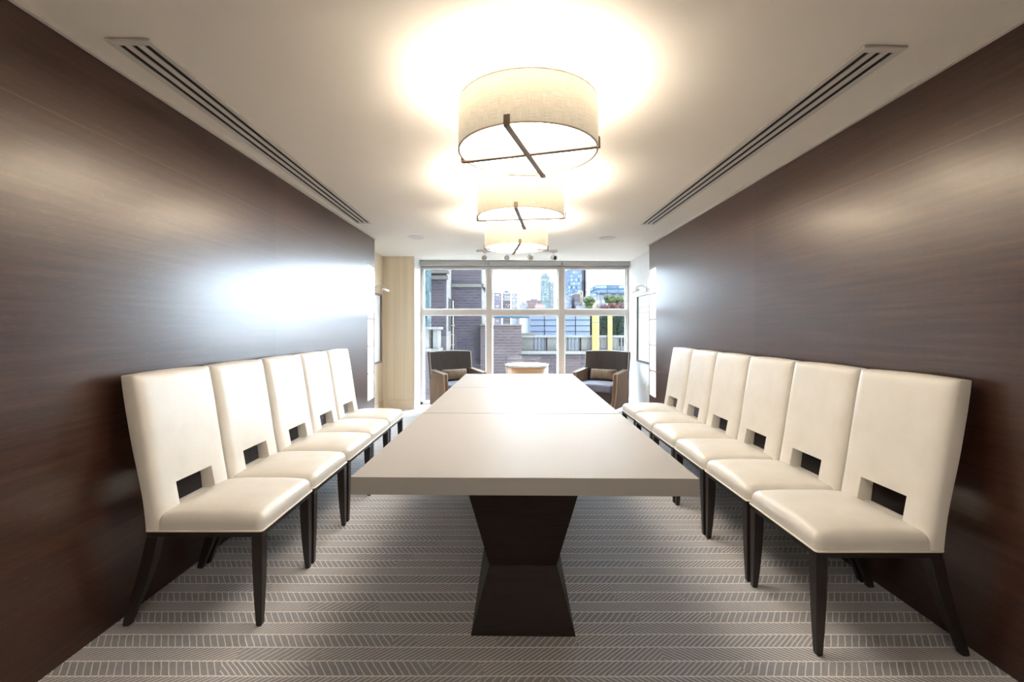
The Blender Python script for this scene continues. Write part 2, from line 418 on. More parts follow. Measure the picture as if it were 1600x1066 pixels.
# window ------------------------------------------------------------
WX0, WX1, WT = XP+.008, AR, 2.50
win = empty('window_1', (0, YW, 0)); st(win)
MU = [(-.411, -.314), (.839, .944)]
def wb(name, a, b, m=M['alu'], bv=.004): return box(name, (a[0], a[1], a[2]), (b[0], b[1], b[2]), m, win, bv)
fr = boxes('window_frame', [((WX0, 0, 0), (WX0+.045, .12, WT)), ((WX1-.04, 0, 0), (WX1, .12, WT)),
    ((WX0, 0, 0), (WX1, .12, .045)), ((WX0, 0, 2.37), (WX1, .12, WT))], M['alu'], win, .004)
for a, b in MU: wb('mullion', (a, -.03, .04), (b, .12, 2.40))
bays = [(WX0+.045, MU[0][0]), (MU[0][1], MU[1][0]), (MU[1][1], WX1-.04)]
for a, b in bays:
    wb('transom', (a, -.005, 1.563), (b, .11, 1.655))
    for z0, z1 in ((.045, 1.563), (1.655, 2.37)):
        wb('glass_pane', (a, .06, z0), (b, .068, z1), M['glass'], 0)
        boxes('gasket', [((a, .03, z0), (a+.022, .062, z1)), ((b-.022, .03, z0), (b, .062, z1)), ((a+.022, .03, z0), (b-.022, .062, z0+.018)), ((a+.022, .03, z1-.018), (b-.022, .062, z1))], M['alu_w'], win)
BL = ['left', 'middle', 'right']
for (a, b), nm in zip([(WX0+.01, -.368), (-.358, .886), (.896, WX1-.005)], BL):
    e = empty('roller_blind', ((a+b)/2, YW-.06, 2.36)); w2 = (b-a)/2
    box('cassette', (-w2, -.045, .045), (w2, .025, .125), M['blind'], e, .004)
    box('bottom_rail', (-w2+.01, -.015, -.01), (w2-.01, .012, .02), M['alu'], e, .003)
    box('fabric', (-w2+.01, -.002, .02), (w2-.01, .002, .046), M['blind'], e)
    tag(e, f'grey roller blind rolled up above the {nm} window bay', 'blind', 'roller blinds above the window')

# ---------------------------------------------------------------- ceiling fittings
def linear_vent(c0, c1, wd, label):
    """c0 near centre, c1 far centre (x, y)"""
    mid = ((c0[0]+c1[0])/2, (c0[1]+c1[1])/2); L = math.dist(c0, c1); ang = math.atan2(c1[1]-c0[1], c1[0]-c0[0])-math.pi/2
    e = empty('linear_air_vent', (mid[0], mid[1], zc(mid[0])-.006), ang)
    h = wd/2; pl = boxes('backing', [((-h+.02, -L/2+.01, .001), (h-.02, L/2-.01, .0045))], M['black'], e)
    # frame and the bars between the three slots
    s = .027; gap = (wd-2*.026-3*s)/2; lst = [((-h, -L/2, -.006), (-h+.026, L/2, .004)), ((h-.026, -L/2, -.006), (h, L/2, .004)),
        ((-h+.026, -L/2, -.006), (h-.026, -L/2+.035, .004)), ((-h+.026, L/2-.035, -.006), (h-.026, L/2, .004))]
    boxes('frame', lst, M['vent'], e, .0015)
    x = -h+.026+s
    for k in range(2):
        box('slot_bar', (x, -L/2+.035, -.006), (x+gap, L/2-.035, .003), M['vent'], e, .001); x += gap+s
    tag(e, label, 'air vent', 'long slotted air vents in the ceiling'); return e
linear_vent((-1.55, 1.863), (-1.622, 5.13), .18, 'long white three-slot ceiling vent above the left row of chairs')
linear_vent((1.533, 1.877), (1.512, 5.10), .18, 'long white three-slot ceiling vent above the right row of chairs')

LR, LH, LZ = .335, .226, 2.18
def drum_lamp():
    e = empty('drum_ceiling_lamp')
    lathe('canopy', [(0, .315), (.075, .315), (.075, .300), (.07, .292), (0, .292)], M['bronze'], e, 40)
    lathe('stem', [(.011, .295), (.011, .03)], M['bronze'], e, 16)
    sh = lathe('shade', [(LR, 0), (LR, LH), (LR-.006, LH), (LR-.006, 0), (LR, 0)], M['linen'], e, 96)
    lathe('rim', [(LR+.001, -.001), (LR+.001, .005), (LR-.007, .005), (LR-.007, -.001), (LR+.001, -.001)], M['shadetrim'], sh, 96)
    lathe('rim', [(LR+.001, LH-.004), (LR+.001, LH+.001), (LR-.007, LH+.001), (LR-.007, LH-.004), (LR+.001, LH-.004)], M['shadetrim'], sh, 96)
    lathe('diffuser', [(0, .016), (LR-.008, .016), (LR-.008, .021), (0, .021)], M['diffuser'], e, 96)
    for k in range(2):
        bm = bmesh.new(); L = LR+.010; t = .0045; hw = .014; z0 = -.010-.0005*k
        add_box(bm, (-L, -hw, z0-t), (L, hw, z0+t))
        for s in (-1, 1): add_box(bm, (min(s*L, s*(L-.006)), -hw, z0), (max(s*L, s*(L-.006)), hw, .034))
        o = from_bm('cross_bar', bm, M['bronze'], e); bevel(o, .0015)
        o.rotation_euler = (0, 0, k*math.pi/2)
    return e
LPOS = [(.086, 2.23, -17), (.082, 3.56, -7), (.066, 4.90, 5.4)]
NMS = ['largest-looking and nearest of the three drum lamps, round linen shade over the front table',
       'round linen drum ceiling lamp in the middle of the row of three',
       'round linen drum ceiling lamp farthest back, just before the track spotlights']
d0 = drum_lamp()
for i, ((x, y, a), lb) in enumerate(zip(LPOS, NMS)):
    o = d0 if i == 0 else dup(d0)
    o.location = (x, y, LZ); o.rotation_euler = (0, 0, R(a)); tag(o, lb, 'ceiling lamp', 'linen drum lamps over the tables')
    for k in range(3):
        an = k*2.094+.5
        pl = bpy.data.lights.new('bulb', 'POINT'); pl.energy = UP_W/3; pl.color = WARM; pl.shadow_soft_size = .03
        po = bpy.data.objects.new('bulb', pl); COL.objects.link(po); po.parent = o; po.location = (.15*math.cos(an), .15*math.sin(an), .178)
for i, y in enumerate((-.75, -2.10)):      # unseen lamps added behind the camera to light the foreground
    o = dup(d0, (.09, y, LZ), R(10)); tag(o, 'unseen linen drum lamp %s, added for light' % ('just behind the viewpoint', 'at the far back of the room')[i], 'ceiling lamp', 'linen drum lamps over the tables')
# small round fixture with a weakly glowing cover, at the top of the picture
e = empty('ceiling_fixture', (.083, 1.575, zc(.08)))
lathe('body', [(0, 0), (.045, 0), (.045, -.018), (.043, -.02), (0, -.02)], M['brass'], e, 40)
lathe('lens', [(0, -.02), (.041, -.02), (.044, -.026), (.043, -.062), (.036, -.070), (0, -.073)], M['glow'], e, 40)
tag(e, 'small round white ceiling fixture with a brass rim, above the nearest drum lamp', 'ceiling light')
# flush ceiling speakers
for (x, y, lb) in ((-1.205, 5.93, 'flush round ceiling speaker near the end of the left wall'), (1.247, 5.90, 'flush round ceiling speaker near the end of the right wall')):
    e = empty('ceiling_speaker', (x, y, zc(x)-.003))
    lathe('trim_ring', [(.105, .003), (.112, 0), (.108, -.006), (.096, -.006), (.096, .002)], M['white'], e, 48)
    lathe('grille', [(0, -.003), (.097, -.003), (.097, .001), (0, .001)], M['vent'], e, 48)
    tag(e, lb, 'ceiling speaker', 'round speakers flush in the ceiling')
# track with four spotlights
tr = empty('track_light', (.102, 6.87, zc(.1)))
box('track', (-.60, -.018, -.030), (.60, .018, 0), M['white'], tr, .003)
for px, ang in ((757.5, -.15), (792, .02), (828, .35), (865, .6)):
    x = (px-797)*6.87/720-.102
    box('adapter', (x-.03, -.014, -.044), (x+.03, .014, -.030), M['white'], tr, .002)
    lathe('stem', [(.006, -.044), (.006, -.085)], M['white'], tr, 12, (x, 0, 0))
    bm = bmesh.new(); d = Vector((math.sin(ang), -math.cos(ang), -.25)).normalized()
    o = lathe('spot_head', [(0, -.05), (.028, -.047), (.036, -.03), (.038, .045), (.034, .05), (.033, .02), (0, .02)], M['white'], tr, 28)
    bm.free(); o.location = (x, 0, -.112); o.rotation_euler = d.to_track_quat('Z', 'Y').to_euler()
    r = lathe('lens', [(0, .022), (.032, .022)], M['black'] if ang > .5 else M['vent'], o, 24)
tag(tr, 'white ceiling track with four small round spotlights in front of the window', 'track light')

# ---------------------------------------------------------------- backlit strips at the wall ends
def strip(x_face, y0, y1, sgn, label):
    """five backlit panes let into the end of a dark wall; sgn = direction into the wall"""
    e = empty('backlit_panel', (x_face, (y0+y1)/2, .41)); H = 1.73; hw = (y1-y0)/2-.003
    box('housing', tuple(min(a, b) for a, b in zip((sgn*.03, -hw, .003), (sgn*.05, hw, H-.003))), tuple(max(a, b) for a, b in zip((sgn*.03, -hw, .003), (sgn*.05, hw, H-.003))), M['white'], e)
    for k in range(5):
        z0 = k*H/5+.012; z1 = (k+1)*H/5-.012
        box('pane', (min(sgn*.003, sgn*.029), -hw+.006, z0), (max(sgn*.003, sgn*.029), hw-.006, z1), M['strip'], e, .003)
        if k: box('divider', (min(sgn*.001, sgn*.028), -hw+.004, z0-.022), (max(sgn*.001, sgn*.028), hw-.004, z0-.002), M['stripbar'], e)
    tag(e, label, 'light panel', 'glowing five-pane strips at the wall ends')
strip(XL, 5.755, 6.025, -1, 'tall glowing strip of five panes at the window end of the left wall')
strip(XR, 6.045, 6.315, 1, 'tall glowing strip of five panes at the window end of the right wall')

# ---------------------------------------------------------------- pictures, picture lights, outlets
def picture(x, sgn, y0, y1, z0, z1, label, art):
    """sgn: +1 = hangs on a wall to its left (faces +x)"""
    e = empty('framed_picture', (x, (y0+y1)/2, z0)); hy = (y1-y0)/2; H = z1-z0; t = .04; q = .028
    def bb(n, y_a, y_b, z_a, z_b, d0, d1, m): return box(n, (min(sgn*d0, sgn*d1), y_a, z_a), (max(sgn*d0, sgn*d1), y_b, z_b), m, e, .002)
    bm = bmesh.new()
    for (ya, yb, za, zb) in ((-hy, hy, 0, q), (-hy, hy, H-q, H), (-hy, -hy+q, q, H-q), (hy-q, hy, q, H-q)):
        add_box(bm, (min(sgn*.002, sgn*t), ya, za), (max(sgn*.002, sgn*t), yb, zb))
    from_bm('frame', bm, M['frame_dark'], e)
    bb('mat_board', -hy+q, hy-q, q, H-q, .004, .014, M['paper_art'])
    bb('drawing', -hy+q+.09, hy-q-.09, q+.09, H-q-.09, .014, .016, art)
    tag(e, label, 'picture'); return e
picture(AL+.003, 1, 6.22, 7.36, .78, 1.87, 'dark-framed picture on the left bay wall beside the beige pillar', M['paper_art'])
picture(AR-.003, -1, 6.45, 7.40, .80, 1.86, 'dark-framed drawing with rows of small marks on the right bay wall', M['art'])
def pic_light(x, sgn, y, z, label):
    e = empty('picture_light', (x, y, z))
    lathe('wall_plate', [(0, 0), (.03, 0), (.03, .012), (0, .014)], M['steel'], e, 24).rotation_euler = (0, sgn*math.pi/2, 0)
    tube('arm', [(sgn*.01, 0, 0), (sgn*.05, 0, .045), (sgn*.10, 0, .05), (sgn*.15, 0, .02), (sgn*.17, 0, -.02)], .006, M['white'], e)
    tube('lamp_head', [(sgn*.17, -.16, -.03), (sgn*.17, .16, -.03)], .018, M['white'], e, 16)
    tag(e, label, 'picture light')
pic_light(AL, 1, 6.80+.3, 1.95, 'slim white picture light on a curved arm above the left bay picture')
pic_light(AR, -1, 7.0, 1.93, 'slim white picture light on a curved arm above the right bay drawing')
e = empty('wall_sconce', (AR-.001, 6.72, 1.98))
box('back_plate', (-.012, -.035, -.07), (0, .035, .07), M['steel'], e, .002)
box('glass_shade', (-.060, -.028, -.06), (-.014, .028, .06), M['strip'], e, .006)
tag(e, 'small lit rectangular sconce high on the right bay wall', 'wall lamp')
for y, zz, lb in ((7.10, .37, 'white outlet plate on the right bay wall, the one nearer the window'), (6.93, .36, 'white outlet plate on the right bay wall, the one nearer the glowing strip')):
    e = empty('outlet_plate', (AR-.001, y, zz))
    box('plate', (-.006, -.037, 0), (0, .037, .12), M['white'], e, .002)
    for k in range(2): box('socket', (-.009, -.017, .022+.045*k), (-.006, .017, .052+.045*k), M['vent'], e, .001)
    tag(e, lb, 'outlet', 'pair of outlet plates on the right bay wall')

# ---------------------------------------------------------------- tables
TW, TZ, TT = 1.328, .76, .068
def table():
    e = empty('conference_table')
    h = TW/2; box('tabletop', (-h, -h+.0015, TZ-TT), (h, h-.0015, TZ), M['top'], e, .002)
    # hourglass pedestal, four faces waisted at z .27
    dz = [(0, .2265, .430), (.27, .150, .358), (TZ-TT, .253, .462)]
    for (za, ha, ka), (zb, hb, kb), nm in ((dz[0], dz[1], 'pedestal_foot'), (dz[1], dz[2], 'pedestal_top')):
        bm = bmesh.new()
        A = [bm.verts.new((sx*ha, sy*ka, za)) for sx, sy in ((-1, -1), (1, -1), (1, 1), (-1, 1))]
        B = [bm.verts.new((sx*hb, sy*kb, zb)) for sx, sy in ((-1, -1), (1, -1), (1, 1), (-1, 1))]
        bm.faces.new(A[::-1]); bm.faces.new(B)
        for i in range(4): bm.faces.new((A[i], A[(i+1) % 4], B[(i+1) % 4], B[i]))
        bevel(from_bm(nm, bm, M['pedestal'], e), .0015, 1)
    return e
TA = -.0147
T0 = Vector((.053, 1.749)); TD = Vector((.0147, 1)).normalized()
t0 = table()
for i, lb in enumerate(('square taupe-topped table nearest the camera, its dark hourglass pedestal in view', 'square taupe-topped table in the middle of the row of three', 'square taupe-topped table at the window end of the row')):
    o = t0 if i == 0 else dup(t0); c = T0+TD*(.668+1.336*i)
    o.location = (c.x, c.y, 0); o.rotation_euler = (0, 0, TA); tag(o, lb, 'table', 'square tables pushed together in a row')

# ---------------------------------------------------------------- cream dining chairs
def interp(tab, z):
    if z <= tab[0][0]: return tab[0][1]
    for (a, b), (c, d) in zip(tab, tab[1:]):
        if z <= c: return b+(d-b)*(z-a)/(c-a)
    return tab[-1][1]
CW = .522
REAR = [(.40, .520), (.55, .534), (.67, .557), (.80, .585), (.99, .618), (1.125, .637)]
FRONT = [(.40, .458), (.50, .470), (.60, .490), (.80, .520), (.99, .550), (1.125, .575)]
def dining_chair():
    e = empty('dining_chair'); ox, oy = .3, CW/2
    # seat: u 0..0.48
    def seatdef(p):
        u = (p.x+ox)/.478; v_ = p.y/oy
        f = max(0, 1-(2*u-1)**4)*max(0, 1-v_**4); k = (p.z-.426)/.07
        return (p.x, p.y, max(.4262, p.z+max(0, k)*.032*f))
    seat = soft_box('seat', (-ox, -oy, .385), (-ox+.478, oy, .494), .036, M['leather'], e, seatdef, 12)
    # welt around the bottom of the upholstery
    r = .012; pts = []
    for cx, cy, a0 in ((.518-ox-r, oy-r, 0), (-ox+r, oy-r, 90), (-ox+r, -oy+r, 180), (.518-ox-r, -oy+r, 270)):
        for k in range(5): a = R(a0+22.5*k); pts.append((cx+(r+.001)*math.cos(a), cy+(r+.001)*math.sin(a), .4265))
    tube('welt', pts, .0042, M['piping'], seat, 8, True)
    # back with the hand slot
    m_ = .132; s0, s1 = .488, .603
    ys = [-oy, -oy+.006, -oy+.014, -oy+.026, -oy+.042, -oy+.06, -oy+.09, -oy+m_, -.09, -.045, 0, .045, .09, oy-m_, oy-.09, oy-.06, oy-.042, oy-.026, oy-.014, oy-.006, oy]
    zs = [.426, .46, s0, .52, .56, s1, .65, .70, .75, .80, .85, .90, .95, 1.0, 1.04, 1.07, 1.09, 1.105, 1.117, 1.125]
    bm = bmesh.new(); G = {}
    def vert(side, j, k):
        key = (side, j, k)
        if key not in G:
            y, z = ys[j], zs[k]; u = interp(FRONT if side == 0 else REAR, z)
            # smoothed profile
            u = (interp(FRONT if side == 0 else REAR, z-.05)+2*u+interp(FRONT if side == 0 else REAR, z+.05))/4
            t = y/oy
            def rd(q, w_): q = max(0, min(1, q/w_)); return math.sqrt(1-(1-q)**2)
            if side == 0: u -= .024*rd(oy-abs(y), .055)*rd(1.125-z, .05)-.012
            else: u += .006*rd(oy-abs(y), .03)*rd(1.125-z, .03)-.006
            zz = z
            if k == len(zs)-1: zz = z-.006*t*t
            G[key] = bm.verts.new((u-ox, y*(1+.006*math.sin((z-.45)*4)), zz))
        return G[key]
    def hole(j, k): return ys[j] >= -oy+m_-1e-6 and ys[j+1] <= oy-m_+1e-6 and zs[k] >= s0-1e-6 and zs[k+1] <= s1+1e-6
    J, K = len(ys)-1, len(zs)-1
    for j in range(J):
        for k in range(K):
            if hole(j, k): continue
            for sd in (0, 1):
                bm.faces.new((vert(sd, j, k), vert(sd, j+1, k), vert(sd, j+1, k+1), vert(sd, j, k+1)))
            for (dj, dk, a, b) in ((-1, 0, (j, k), (j, k+1)), (1, 0, (j+1, k), (j+1, k+1)), (0, -1, (j, k), (j+1, k)), (0, 1, (j, k+1), (j+1, k+1))):
                nj, nk = j+dj, k+dk
                if nj < 0 or nj >= J or nk < 0 or nk >= K or hole(nj, nk):
                    bm.faces.new((vert(0, *a), vert(0, *b), vert(1, *b), vert(1, *a)))
    back = from_bm('backrest', bm, M['leather'], e, True); bevel(back, .008, 3, 50)
    sm = back.modifiers.new('smooth', 'SMOOTH') if False else None
    # wooden seat rail
    boxes('seat_frame', [((-ox+.004, -oy+.004, .398), (-ox+.030, oy-.004, .4245)), ((.516-ox-.02, -oy+.004, .398), (.516-ox, oy-.004, .4245)),
        ((-ox+.030, -oy+.004, .398), (.516-ox-.02, -oy+.028, .4245)), ((-ox+.030, oy-.028, .398), (.516-ox-.02, oy-.004, .4245))], M['legwood'], e, .002)
    def leg(path, sy):
        """path: (z, u_front, u_rear, width) ; outer side face stays vertical"""
        bm = bmesh.new(); R_ = []
        for z, a, b, wd in path:
            yo = sy*(oy-.003); yi = sy*(oy-.003-wd)
            R_.append([bm.verts.new(p) for p in ((a-ox, yo, z), (b-ox, yo, z), (b-ox, yi, z), (a-ox, yi, z))])
        for p, q in zip(R_, R_[1:]):
            for i in range(4): bm.faces.new((p[i], p[(i+1) % 4], q[(i+1) % 4], q[i]))
        bm.faces.new(R_[0]); bm.faces.new(R_[-1][::-1])
        bevel(from_bm('leg', bm, M['legwood'], e), .002, 2, 50)
    FP = [(0, .008, .027, .022), (.006, .005, .030, .025), (.10, .004, .038, .034), (.20, .003, .044, .041), (.30, .003, .048, .046), (.3975, .003, .050, .048)]
    RP = [(0, .598, .622, .022), (.006, .594, .626, .026), (.06, .575, .612, .030), (.12, .548, .592, .034), (.20, .518, .568, .040), (.28, .493, .545, .044), (.3975, .467, .519, .046)]
    for sy in (-1, 1): leg(FP, sy); leg(RP, sy)
    return e
c0 = dining_chair(); used = False
ordn = ['nearest the camera', 'second from the camera', 'third from the camera', 'fourth from the camera', 'fifth from the camera', 'farthest, nearest the window']
def chair(x, y, rz, label, group):
    global used
    o = dup(c0) if used else c0; used = True
    o.location = (x, y, 0); o.rotation_euler = (0, 0, rz); tag(o, label, 'chair', group)
for k in range(6):
    chair(1.237+.3, 1.862+CW/2+.5455*k, R(random.uniform(-.35, .35)) if k else 0, f'cream leather dining chair in the right row, {ordn[k]}', 'cream dining chairs along the right wall')
lf = [2.050, 2.598, 3.160, 3.695, 4.235]
for k in range(5):
    nm = ordn[k] if k < 4 else ordn[5]
    chair(-(1.103+.3), lf[k]+CW/2, math.pi+(R(random.uniform(-.35, .35)) if k else 0), f'cream leather dining chair in the left row, {nm}', 'cream dining chairs along the left wall')

# ---------------------------------------------------------------- velvet armchairs by the window
def armchair():
    e = empty('armchair'); W2 = .37
    def arc(n, p0, p1, p2): return [tuple((1-t)**2*a+2*t*(1-t)*b+t*t*c for a, b, c in zip(p0, p1, p2)) for t in [i/n for i in range(n+1)]]
    prof = [(.30, .10), (-.40, .10)] + arc(10, (-.40, .10), (-.25, .22), (-.235, .60))[1:] + [(-.225, .625), (.24, .665), (.33, .665)]
    for s in (-1, 1):
        a, b = (s*(W2-.06), s*W2); o = prism('arm_panel', prof, 'x', min(a, b), max(a, b), M['sidevelvet'], e, False, .008)
        for xx in (a, b):
            xx = xx*.998
            tube('welt', [(xx, p[0]-.002, p[1]+.002) for p in prof[1:-1]], .0055, M['armpipe'], o, 6)
    # backrest, raked
    def bd(p):
        z = p.z-.30; return (p.x*(1+.05*z), p.y+.16*z+.05*(1-(p.x/W2)**2)*.6, p.z+.006*math.cos(p.x*8))
    bk = soft_box('backrest', (-W2+.004, .19, .30), (W2-.004, .30, .955), .028, M['velvet'], e, bd, 12)
    tp = [bd(Vector((-W2+.008, .195, .60+.34*t))) for t in [i/6 for i in range(7)]] + [bd(Vector((-W2+.02+(2*W2-.04)*i/12, .20, .950))) for i in range(13)] + [bd(Vector((W2-.008, .195, .94-.34*t))) for t in [i/6 for i in range(7)]]
    tube('welt', tp, .0055, M['armpipe'], bk, 6)
    box('seat_base', (-W2+.06, -.335, .11), (W2-.06, .26, .35), M['velvet'], e, .012)
    def sd(p):
        t = (1-(p.x/.31)**2)*(1-((p.y+.05)/.31)**2); return (p.x, p.y, p.z+.02*max(0, t) if p.z > .4 else p.z)
    soft_box('seat_cushion', (-W2+.063, -.355, .351), (W2-.063, .225, .465), .03, M['seatvelvet'], e, sd, 8)
    for sx in (-1, 1):
        for y in (-.34, .26):
            bm = bmesh.new(); A = []; cx = sx*(W2-.045)
            for z, h in ((0, .016), (.10, .025)): A.append([bm.verts.new((cx+a*h, y+b*h, z)) for a, b in ((-1, -1), (1, -1), (1, 1), (-1, 1))])
            for i in range(4): bm.faces.new((A[0][i], A[0][(i+1) % 4], A[1][(i+1) % 4], A[1][i]))
            bm.faces.new(A[0]); bm.faces.new(A[1][::-1]); from_bm('leg', bm, M['legwood'], e)
    return e
def pillow(loc, rz, label):
    def pd(p):
        a = max(0, 1-(p.x/.22)**4); b = max(0, 1-(p.z/.085)**2)
        return (p.x, p.y*(.35+1.0*a*math.sqrt(b+.02)), p.z*(1+.05*(p.x/.22)**2))
    o = soft_box('lumbar_pillow', (-.22, -.045, -.085), (.22, .045, .085), .02, M['pillow'], None, pd, 12)
    o.rotation_mode = 'XYZ'; o.rotation_euler = (R(-12), 0, rz); o.location = loc
    tag(o, label, 'pillow', 'bronze pillows on the armchairs')
arm0 = armchair()
for i, (x, y, s, sd) in enumerate(((-.82, 7.38, 1, 'left'), (1.44, 7.38, -1, 'right'))):
    o = arm0 if i == 0 else dup(arm0); o.location = (x, y, 0); o.rotation_euler = (0, 0, s*R(33))
    tag(o, f'brown velvet armchair angled inwards in front of the {sd} window bay', 'armchair', 'velvet armchairs by the window')
    v_ = Matrix.Rotation(s*R(33), 3, 'Z') @ Vector((0, .150, .575))
    pillow((x+v_.x, y+v_.y, v_.z), s*R(33), f'bronze satin lumbar pillow on the {sd} armchair')
e = empty('drum_side_table', (.264, 7.22, 0))
lathe('drum_body', [(0, .02), (.325, .02), (.330, .03), (.330, .738), (0, .738)], M['oak'], e, 72)
lathe('table_top', [(0, .738), (.338, .738), (.340, .742), (.340, .762), (.337, .766), (0, .766)], M['whitetop'], e, 72)
lathe('plinth', [(0, 0), (.30, 0), (.30, .02), (0, .02)], M['legwood'], e, 48)
tag(e, 'round drum side table with oak sides and a white top between the armchairs', 'side table')

# ---------------------------------------------------------------- outside the window
def X(px, D): return (px-797)*D/720
def Z(py, D): return CAM_H+(513-py)*D/720
st(box('ground', (-900, 30, -42), (900, 1600, -40), M['stone']))
st(box('courtyard', (-12, YW+1, -9), (14, 30, -8.7), M['stone']))
# brick wing with projecting bay
e = empty('brick_building', (-2.2, 15, -8)); ox_, oy_, oz_ = -2.2, 15, -8
def eb(name, a, b, m, par=None, bv=0):
    p = par or e; off = Vector((ox_, oy_, oz_))
    return box(name, tuple(Vector(a)-off), tuple(Vector(b)-off), m, p, bv)
xa = X(697, 13); xb = X(752, 14)
eb('projecting_bay', (-6, 13, -8), (xa, 18, 7), M['brick'])
eb('main_wall', (xa, 14, -8), (xb, 20, 7), M['brick'])
eb('bay_sunlit_side', (xa, 13.0, -8), (xa+.02, 13.98, 7), M['palestone'])  # sunlit side of the bay; its brightness put in as pale stone
eb('wall_sunlit_side', (xb, 14.0, Z(506, 14)), (xb+.03, 17.0, 7), M['palestone'])  # right face of the wall made pale for the sunlight on it
eb('cornice', (-6, 12.90, Z(437, 13)), (xa+.06, 13.0, Z(431, 13)), M['stone'])
eb('cornice', (-6, 12.82, Z(428, 13)), (xa+.10, 13.0, Z(424, 13)), M['stone'])
eb('cornice', (xa+.03, 13.92, Z(449, 14)), (xb+.06, 14.0, Z(444, 14)), M['stone'])
eb('cornice', (xb+.03, 13.92, Z(449, 14)), (xb+.11, 17.0, Z(444, 14)), M['palestone'])  # cornice return paler than its front, sunlight put into the colour
eb('louver_panel', (xa+.02, 13.25, Z(517, 13.5)), (xa+.035, 13.75, Z(465, 13.5)), M['palestone'])
lv = [((xa+.035-ox_, 13.27-oy_, Z(517, 13.5)+.012+.045*k-oz_), (xa+.05-ox_, 13.73-oy_, Z(517, 13.5)+.035+.045*k-oz_)) for k in range(21)]
boxes('louver_slats', lv, M['seam'], e)
px0 = X(708, 14)
pp = tube('downpipe', [(px0-ox_, 13.95-oy_, z-oz_) for z in (-6, 0, Z(560, 14), Z(492, 14), Z(470, 14))], .022, M['pipe'], e, 8)
for zz in (Z(510, 14), Z(524, 14), Z(540, 14)): eb('pipe_bracket', (px0-.04, 13.90, zz), (px0+.04, 14.0, zz+.04), M['pipe'])
tag(e, 'dark brick building with stone cornice bands behind the left window bay', 'building')
# lower brick wall in the middle bay
e = empty('brick_parapet_wall', (-.3, 13.9, -8)); ox_, oy_, oz_ = -.3, 13.9, -8
eb('wall', (xb, 13.6, -8), (X(815, 13.6), 14.0, Z(509, 13.6)), M['brick2'])
eb('coping', (xb, 13.55, Z(509, 13.6)), (X(816.5, 13.6), 14.0, Z(506.5, 13.6)), M['stone'])
tag(e, 'lower brown brick wall rising behind the middle window bay', 'wall')
# stone balustrade with brick beneath
e = empty('stone_balustrade', (2.4, 14.6, -8)); ox_, oy_, oz_ = 2.4, 14.6, -8
D = 14.5; bx0 = X(815, 14.2); bx1 = X(1030, D)
eb('brick_base', (bx0, 14.5, -8), (bx1, 14.9, Z(553, D)), M['brick2'])
eb('ledge', (bx0-.05, 14.28, Z(553, D)), (bx1, 14.9, Z(548.5, D)), M['palestone'], None, .01)
eb('coping', (bx0, 14.38, Z(527.5, D)), (bx1, 14.9, Z(524.5, D)), M['palestone'], None, .01)
op = [(833, 855), (886, 908), (964, 986)]; solid = []; c = 815
for a, b in op: solid.append((c, a)); c = b
solid.append((c, 1030))
for a, b in solid: eb('pier', (max(bx0, X(a, D)), 14.45, Z(548.5, D)), (X(b, D), 14.85, Z(527.5, D)), M['stone'])
for a, b in op:
    for k in range(4):
        px = a+(b-a)*(k+.5)/4; h = Z(527.5, D)-Z(548.5, D)
        lathe('baluster', [(.05, 0), (.05, .03), (.028, .05), (.045, .16), (.026, .32), (.045, h-.03), (.045, h)], M['palestone'], e, 14, (X(px, D)-ox_, 14.62-oy_, Z(548.5, D)-oz_))
eb('end_block', (bx0, 14.42, Z(524.5, D)), (X(835, D), 14.9, Z(520.5, D)), M['stone'])
tag(e, 'pale stone balustrade over brick behind the middle and right window bays', 'balustrade')
e = empty('stone_balustrade', (-2.0, 10.3, -8)); ox_, oy_, oz_ = -2.0, 10.3, -8
eb('brick_base', (-3.4, 10.3, -8), (X(684, 10.3), 10.9, Z(549, 10.3)), M['brick2'])
eb('ledge', (-3.4, 10.22, Z(549, 10.3)), (X(686, 10.3), 10.9, Z(545, 10.3)), M['palestone'])
eb('coping', (-3.4, 10.2, Z(515, 10.3)), (X(686.5, 10.3), 10.9, Z(511, 10.3)), M['palestone'])
eb('pier', (X(677, 10.3), 10.26, Z(545, 10.3)), (X(684, 10.3), 10.8, Z(515, 10.3)), M['palestone'])
eb('pier', (X(662, 10.3), 10.26, Z(545, 10.3)), (X(671, 10.3), 10.8, Z(515, 10.3)), M['palestone'])
eb('panel', (-3.4, 10.4, Z(545, 10.3)), (X(677, 10.3), 10.8, Z(515, 10.3)), M['stone'])
tag(e, 'pale stone parapet low at the left edge of the left window bay', 'balustrade')
tag(box('teal_slab', (-3.3, 11.2, -8), (X(667, 11.2), 11.8, 6), M['teal']), 'narrow teal slab with dark dots at the left edge of the window', 'building')  # thin teal slab with rows of dark dots
# zinc penthouse
e = empty('zinc_penthouse', (2.2, 20, -8)); ox_, oy_, oz_ = 2.2, 20, -8
eb('cladding', (X(829, 20), 20, -8), (X(922, 20), 26, Z(487, 20)), M['zinc'])
sm = [((X(p, 20)-.012-ox_, -.02, 6), (X(p, 20)+.012-ox_, 0, Z(487, 20)-oz_)) for p in (851, 899.5)]
sm += [((X(829, 20)-ox_, -.02, Z(q, 20)-.01-oz_), (X(922, 20)-ox_, 0, Z(q, 20)+.01-oz_)) for q in (500, 509, 518)]
boxes('panel_seams', sm, M['seam'], e)
tag(e, 'blue-grey metal-clad roof house above the stone balustrade', 'building')
